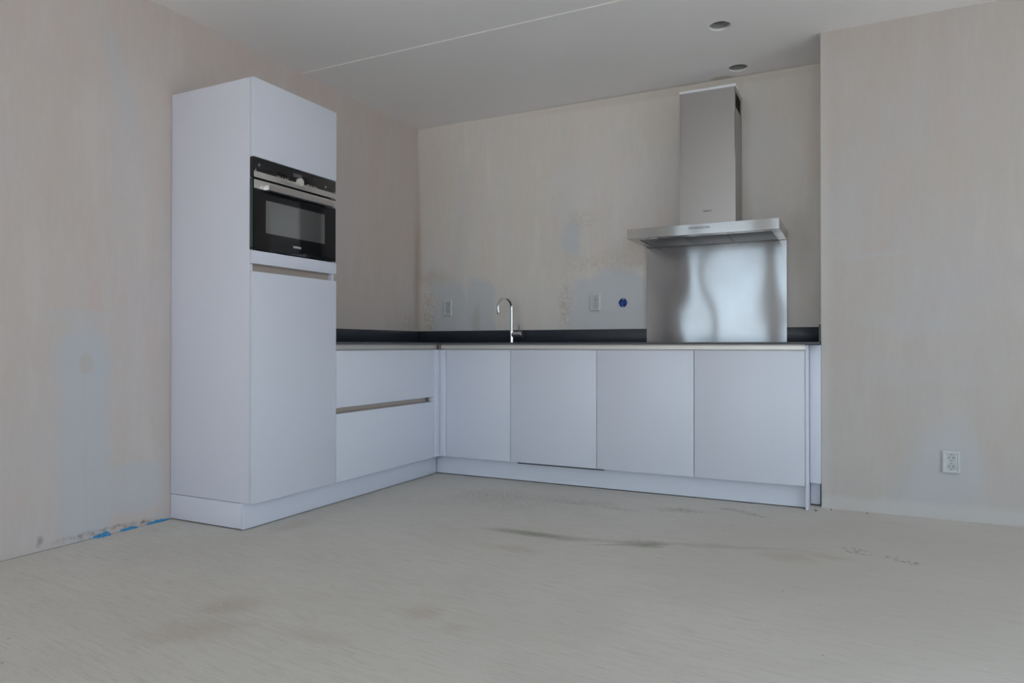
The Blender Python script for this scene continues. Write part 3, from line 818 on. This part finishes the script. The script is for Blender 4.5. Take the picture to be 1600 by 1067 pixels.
# upper sleeve: front and left faces, right face with the outlet slot cut out
bm = bmesh.new()
xa, xb, yc = CX0 + 0.0018, CX1 - 0.0018, CY + 0.0018
box(bm, xa, xb, yc, yc + 0.0015, 2.05, CZ)
box(bm, xa, xa + 0.0015, yc, -0.003, 2.05, CZ)
prism(bm, [rect(yc, -0.003, 2.05, CZ), rect(-0.248, -0.050, 2.375, 2.472)[::-1]], xb - 0.0015, xb, fx)
up = obj('upper_chimney', bm, 'steel_chimney', hd, smooth=0)
bm = bmesh.new()
box(bm, xb - 0.020, xb - 0.010, -0.252, -0.046, 2.371, 2.476)
for k in range(7):
    z = 2.384 + k * 0.013
    box(bm, xb - 0.010, xb - 0.003, -0.250, -0.048, z, z + 0.0035)
obj('outlet_grille', bm, 'black', hd)
obj('top_cap', B(CX0 - 0.002, CX1 + 0.002, CY - 0.003, -0.002, CZ, CZ + 0.0150, bev=0.0006), 'cap', hd)
obj('maker_lettering', text_bm('SIEMENS', 0.052, 0.0095, lambda u, v, t: (2.3245 + u, CY - 0.0001 - t, 1.7375 + v)), 'print_dark', hd)

# ------------------------------------------------------------------ tap
tx, ty = 0.913, -0.125
tp = thing('kitchen_tap', 'chrome swan-neck kitchen tap standing on the dark worktop', 'tap', (tx, ty, ZW1))
bm = bmesh.new()
tube(bm, [(tx, ty, ZW1), (tx, ty, ZW1 + 0.004), (tx, ty, ZW1 + 0.0045), (tx, ty, 1.0080), (tx, ty, 1.0110), (tx, ty, 1.0115)], [0.0180, 0.0180, 0.0165, 0.0165, 0.0140, 0.0104], 28)
obj('tap_body', bm, 'chrome', tp)
dv = Vector((-0.26, -0.965, 0)); R_ = 0.074
path = [(tx, ty, 1.009), (tx, ty, 1.06), (tx, ty, 1.12), (tx, ty, 1.168)]
for i in range(1, 25):
    a = pi * 1.07 * i / 24
    q = Vector((tx, ty, 1.172)) + dv * (R_ * (1 - cos(a))) + Vector((0, 0, R_ * sin(a)))
    path.append(q)
lastd = (path[-1] - path[-2]).normalized()
path.append(path[-1] + lastd * 0.016)
obj('spout', tube(bmesh.new(), path, 0.0092, 20), 'chrome', tp)
obj('spout_tip', tube(bmesh.new(), [path[-1], path[-1] + lastd * 0.012], 0.0100, 20), 'chrome_dark', tp)
cx1 = tx + 0.082
bm = bmesh.new(); cyl(bm, (tx + 0.006, ty, 0.982), (cx1, ty, 0.982), 0.0205, 28, 0.002)
obj('mixer_barrel', bm, 'chrome', tp)
bm = bmesh.new(); cyl(bm, (tx + 0.066, ty - 0.004, 0.994), (tx + 0.063, ty - 0.014, 1.066), 0.0050, 14, 0.001)
obj('lever', bm, 'chrome_dark', tp)

# ------------------------------------------------------------------ sockets and wall box
def double_socket(cx, y, cz, w, h, label, big=True):
    t = thing('wall_socket', label, 'socket', (cx, y, cz))
    f = lambda u, v, s: (cx + u, y - s, cz + v)
    r = 0.0200
    cs = [(0.0, 0.0225), (0.0, -0.0225)]
    loops = [rect(-w / 2, w / 2, -h / 2, h / 2)] + [circle(a, b, r, 28)[::-1] for a, b in cs]
    bm = prism(bmesh.new(), loops, 0.004, 0.0090, f)
    prism(bm, [rect(-w / 2 + 0.001, w / 2 - 0.001, -h / 2 + 0.001, h / 2 - 0.001)], 0.0, 0.004, f)
    # raised outer frame
    def ins(k): return rect(-w / 2 + k, w / 2 - k, -h / 2 + k, h / 2 - k)
    L = [[bm.verts.new(f(a, b, tt)) for a, b in ins(k)] for k, tt in ((0.0, 0.0085), (0.0045, 0.0125), (0.0105, 0.0125), (0.0125, 0.0090))]
    for A_, B_ in zip(L, L[1:]):
        for q in range(4): bm.faces.new((A_[q], A_[(q + 1) % 4], B_[(q + 1) % 4], B_[q]))
    obj('cover_plate', bm, 'plastic', t)
    for a, b in cs:
        bm = prism(bmesh.new(), [circle(a, b, r - 0.0002, 28), circle(a, b, r - 0.0022, 28)[::-1]], 0.0042, 0.0085, f)
        prism(bm, [circle(a, b, r - 0.0022, 28)], 0.0040, 0.0048, f)
        si = obj('socket_cup', bm, 'socket_in', t)
        for d in (-0.0095, 0.0095):
            obj('pin_hole', prism(bmesh.new(), [circle(a + d, b, 0.0027, 14)], 0.0048, 0.0052, f), 'hole', si)
        for s_ in (-1, 1):
            bm = prism(bmesh.new(), [rect(a - 0.0035, a + 0.0035, min(b + s_ * 0.0195, b + s_ * 0.0135), max(b + s_ * 0.0195, b + s_ * 0.0135))], 0.0048, 0.0062, f)
            obj('earth_clip', bm, 'clip', si)
double_socket(0.287, 0.0, 1.194, 0.076, 0.118, 'double white socket on the back wall near the corner, left of the tap')
double_socket(1.518, 0.0, 1.2065, 0.076, 0.118, 'double white socket on the back wall, just left of the blue wall box')
double_socket(3.6225, YB, 0.300, 0.080, 0.112, 'double white socket low on the projecting right wall')

jb = thing('junction_box', 'open blue junction box sunk in the back wall beside the splashback', 'junction box', (HOLE[0], 0.05, HOLE[1]))
fj = lambda u, v, t: (u, t, v)
sc_ = lambda k: [(HOLE[0] + (a - HOLE[0]) * k, HOLE[1] + (b - HOLE[1]) * k) for a, b in clov]
bm = bmesh.new()
prism(bm, [sc_(0.995), sc_(0.92)[::-1]], 0.004, 0.060, fj)
obj('box_wall', bm, 'blue', jb)
bm = bmesh.new()
prism(bm, [circle(HOLE[0], HOLE[1], 0.0283, 32)], 0.046, 0.050, fj)
obj('box_bottom', bm, 'blue_dark', jb)
for k, (r_, yy) in enumerate(((0.024, 0.034), (0.018, 0.026), (0.011, 0.019))):
    bm = bmesh.new()
    cxx, czz = HOLE[0] + 0.003 + 0.002 * k, HOLE[1] - 0.004 - 0.002 * k
    prism(bm, [circle(cxx, czz, r_, 28), circle(cxx, czz, r_ - 0.004, 28)[::-1]], yy, 0.046, fj)
    obj('conduit_ring', bm, 'blue', jb)

# ------------------------------------------------------------------ foam strip and crumbs
def ragged(y0, y1, wx, hz, x0=0.0005):
    bm = bmesh.new()
    n = max(6, int((y1 - y0) / 0.008))
    rings = []
    for i in range(n + 1):
        s = sin(pi * min(1, max(0, i / n))) ** 0.35 if 0 < i < n else 0.15
        w = wx * s * random.uniform(0.65, 1.15); h = hz * s * random.uniform(0.55, 1.2)
        y = y0 + (y1 - y0) * i / n
        rings.append([bm.verts.new(q) for q in ((x0, y, 0.0003), (x0 + w, y, 0.0003), (x0 + w * 0.8, y, h * 0.6), (x0 + w * 0.35, y, h), (x0, y, h * 1.1))])
    for a, b in zip(rings, rings[1:]):
        for k in range(5): bm.faces.new((a[k], a[(k + 1) % 5], b[(k + 1) % 5], b[k]))
    bm.faces.new(rings[0]); bm.faces.new(rings[-1])
    return bm
for (y0, y1, wx, hz, lab) in ((-2.400, -2.262, 0.013, 0.012, 'blue edge foam running up to the tall cabinet'),
                              (-2.535, -2.440, 0.017, 0.013, 'middle of the three blue edge foam pieces at the foot of the left wall'),
                              (-2.668, -2.580, 0.030, 0.015, 'brightest blue edge foam piece, farthest from the tall cabinet')):
    o = obj('foam_strip', ragged(y0, y1, wx, hz), 'foam', loc=(0.004, (y0 + y1) / 2, 0.0), smooth=0)
    tag(o, lab, 'foam strip')
def crumb(x, y, s, mat, label, group=None):
    bm = bmesh.new()
    bmesh.ops.create_icosphere(bm, subdivisions=1, radius=1.0)
    for v in bm.verts:
        v.co = Vector((x, y, s * 0.55)) + Vector((v.co.x * s * random.uniform(0.7, 1.2), v.co.y * s * random.uniform(0.7, 1.2), max(-0.55, v.co.z * 0.6) * s))
    o = obj('plaster_crumb' if mat == 'crumb' else 'grit', bm, mat, loc=(x, y, 0.0), smooth=0)
    tag(o, label, 'crumb' if mat == 'crumb' else 'grit', group)
crumb(1.188, -2.399, 0.0050, 'crumb', 'small white plaster crumb on the open floor in front of the tall cabinet')
crumb(0.585, -0.640, 0.0060, 'crumb', 'white plaster crumb at the plinth in the inner corner')
crumb(1.119, -1.541, 0.0055, 'crumb', 'larger white crumb of the close pair in front of the drawers')
crumb(1.100, -1.500, 0.0040, 'crumb', 'smaller white crumb of the close pair in front of the drawers')
crumb(3.070, -2.097, 0.0040, 'crumb', 'tiny white crumb on the floor well in front of the right wall')
crumb(2.985, -0.560, 0.0065, 'crumb_dark', 'dark grit lump on the floor beside the end panel')
crumb(3.060, -0.500, 0.0055, 'crumb_dark', 'dark grit at the foot of the right wall near its corner')
crumb(3.235, -0.505, 0.0050, 'crumb_dark', 'dark grit at the foot of the right wall, between its corner and the socket')
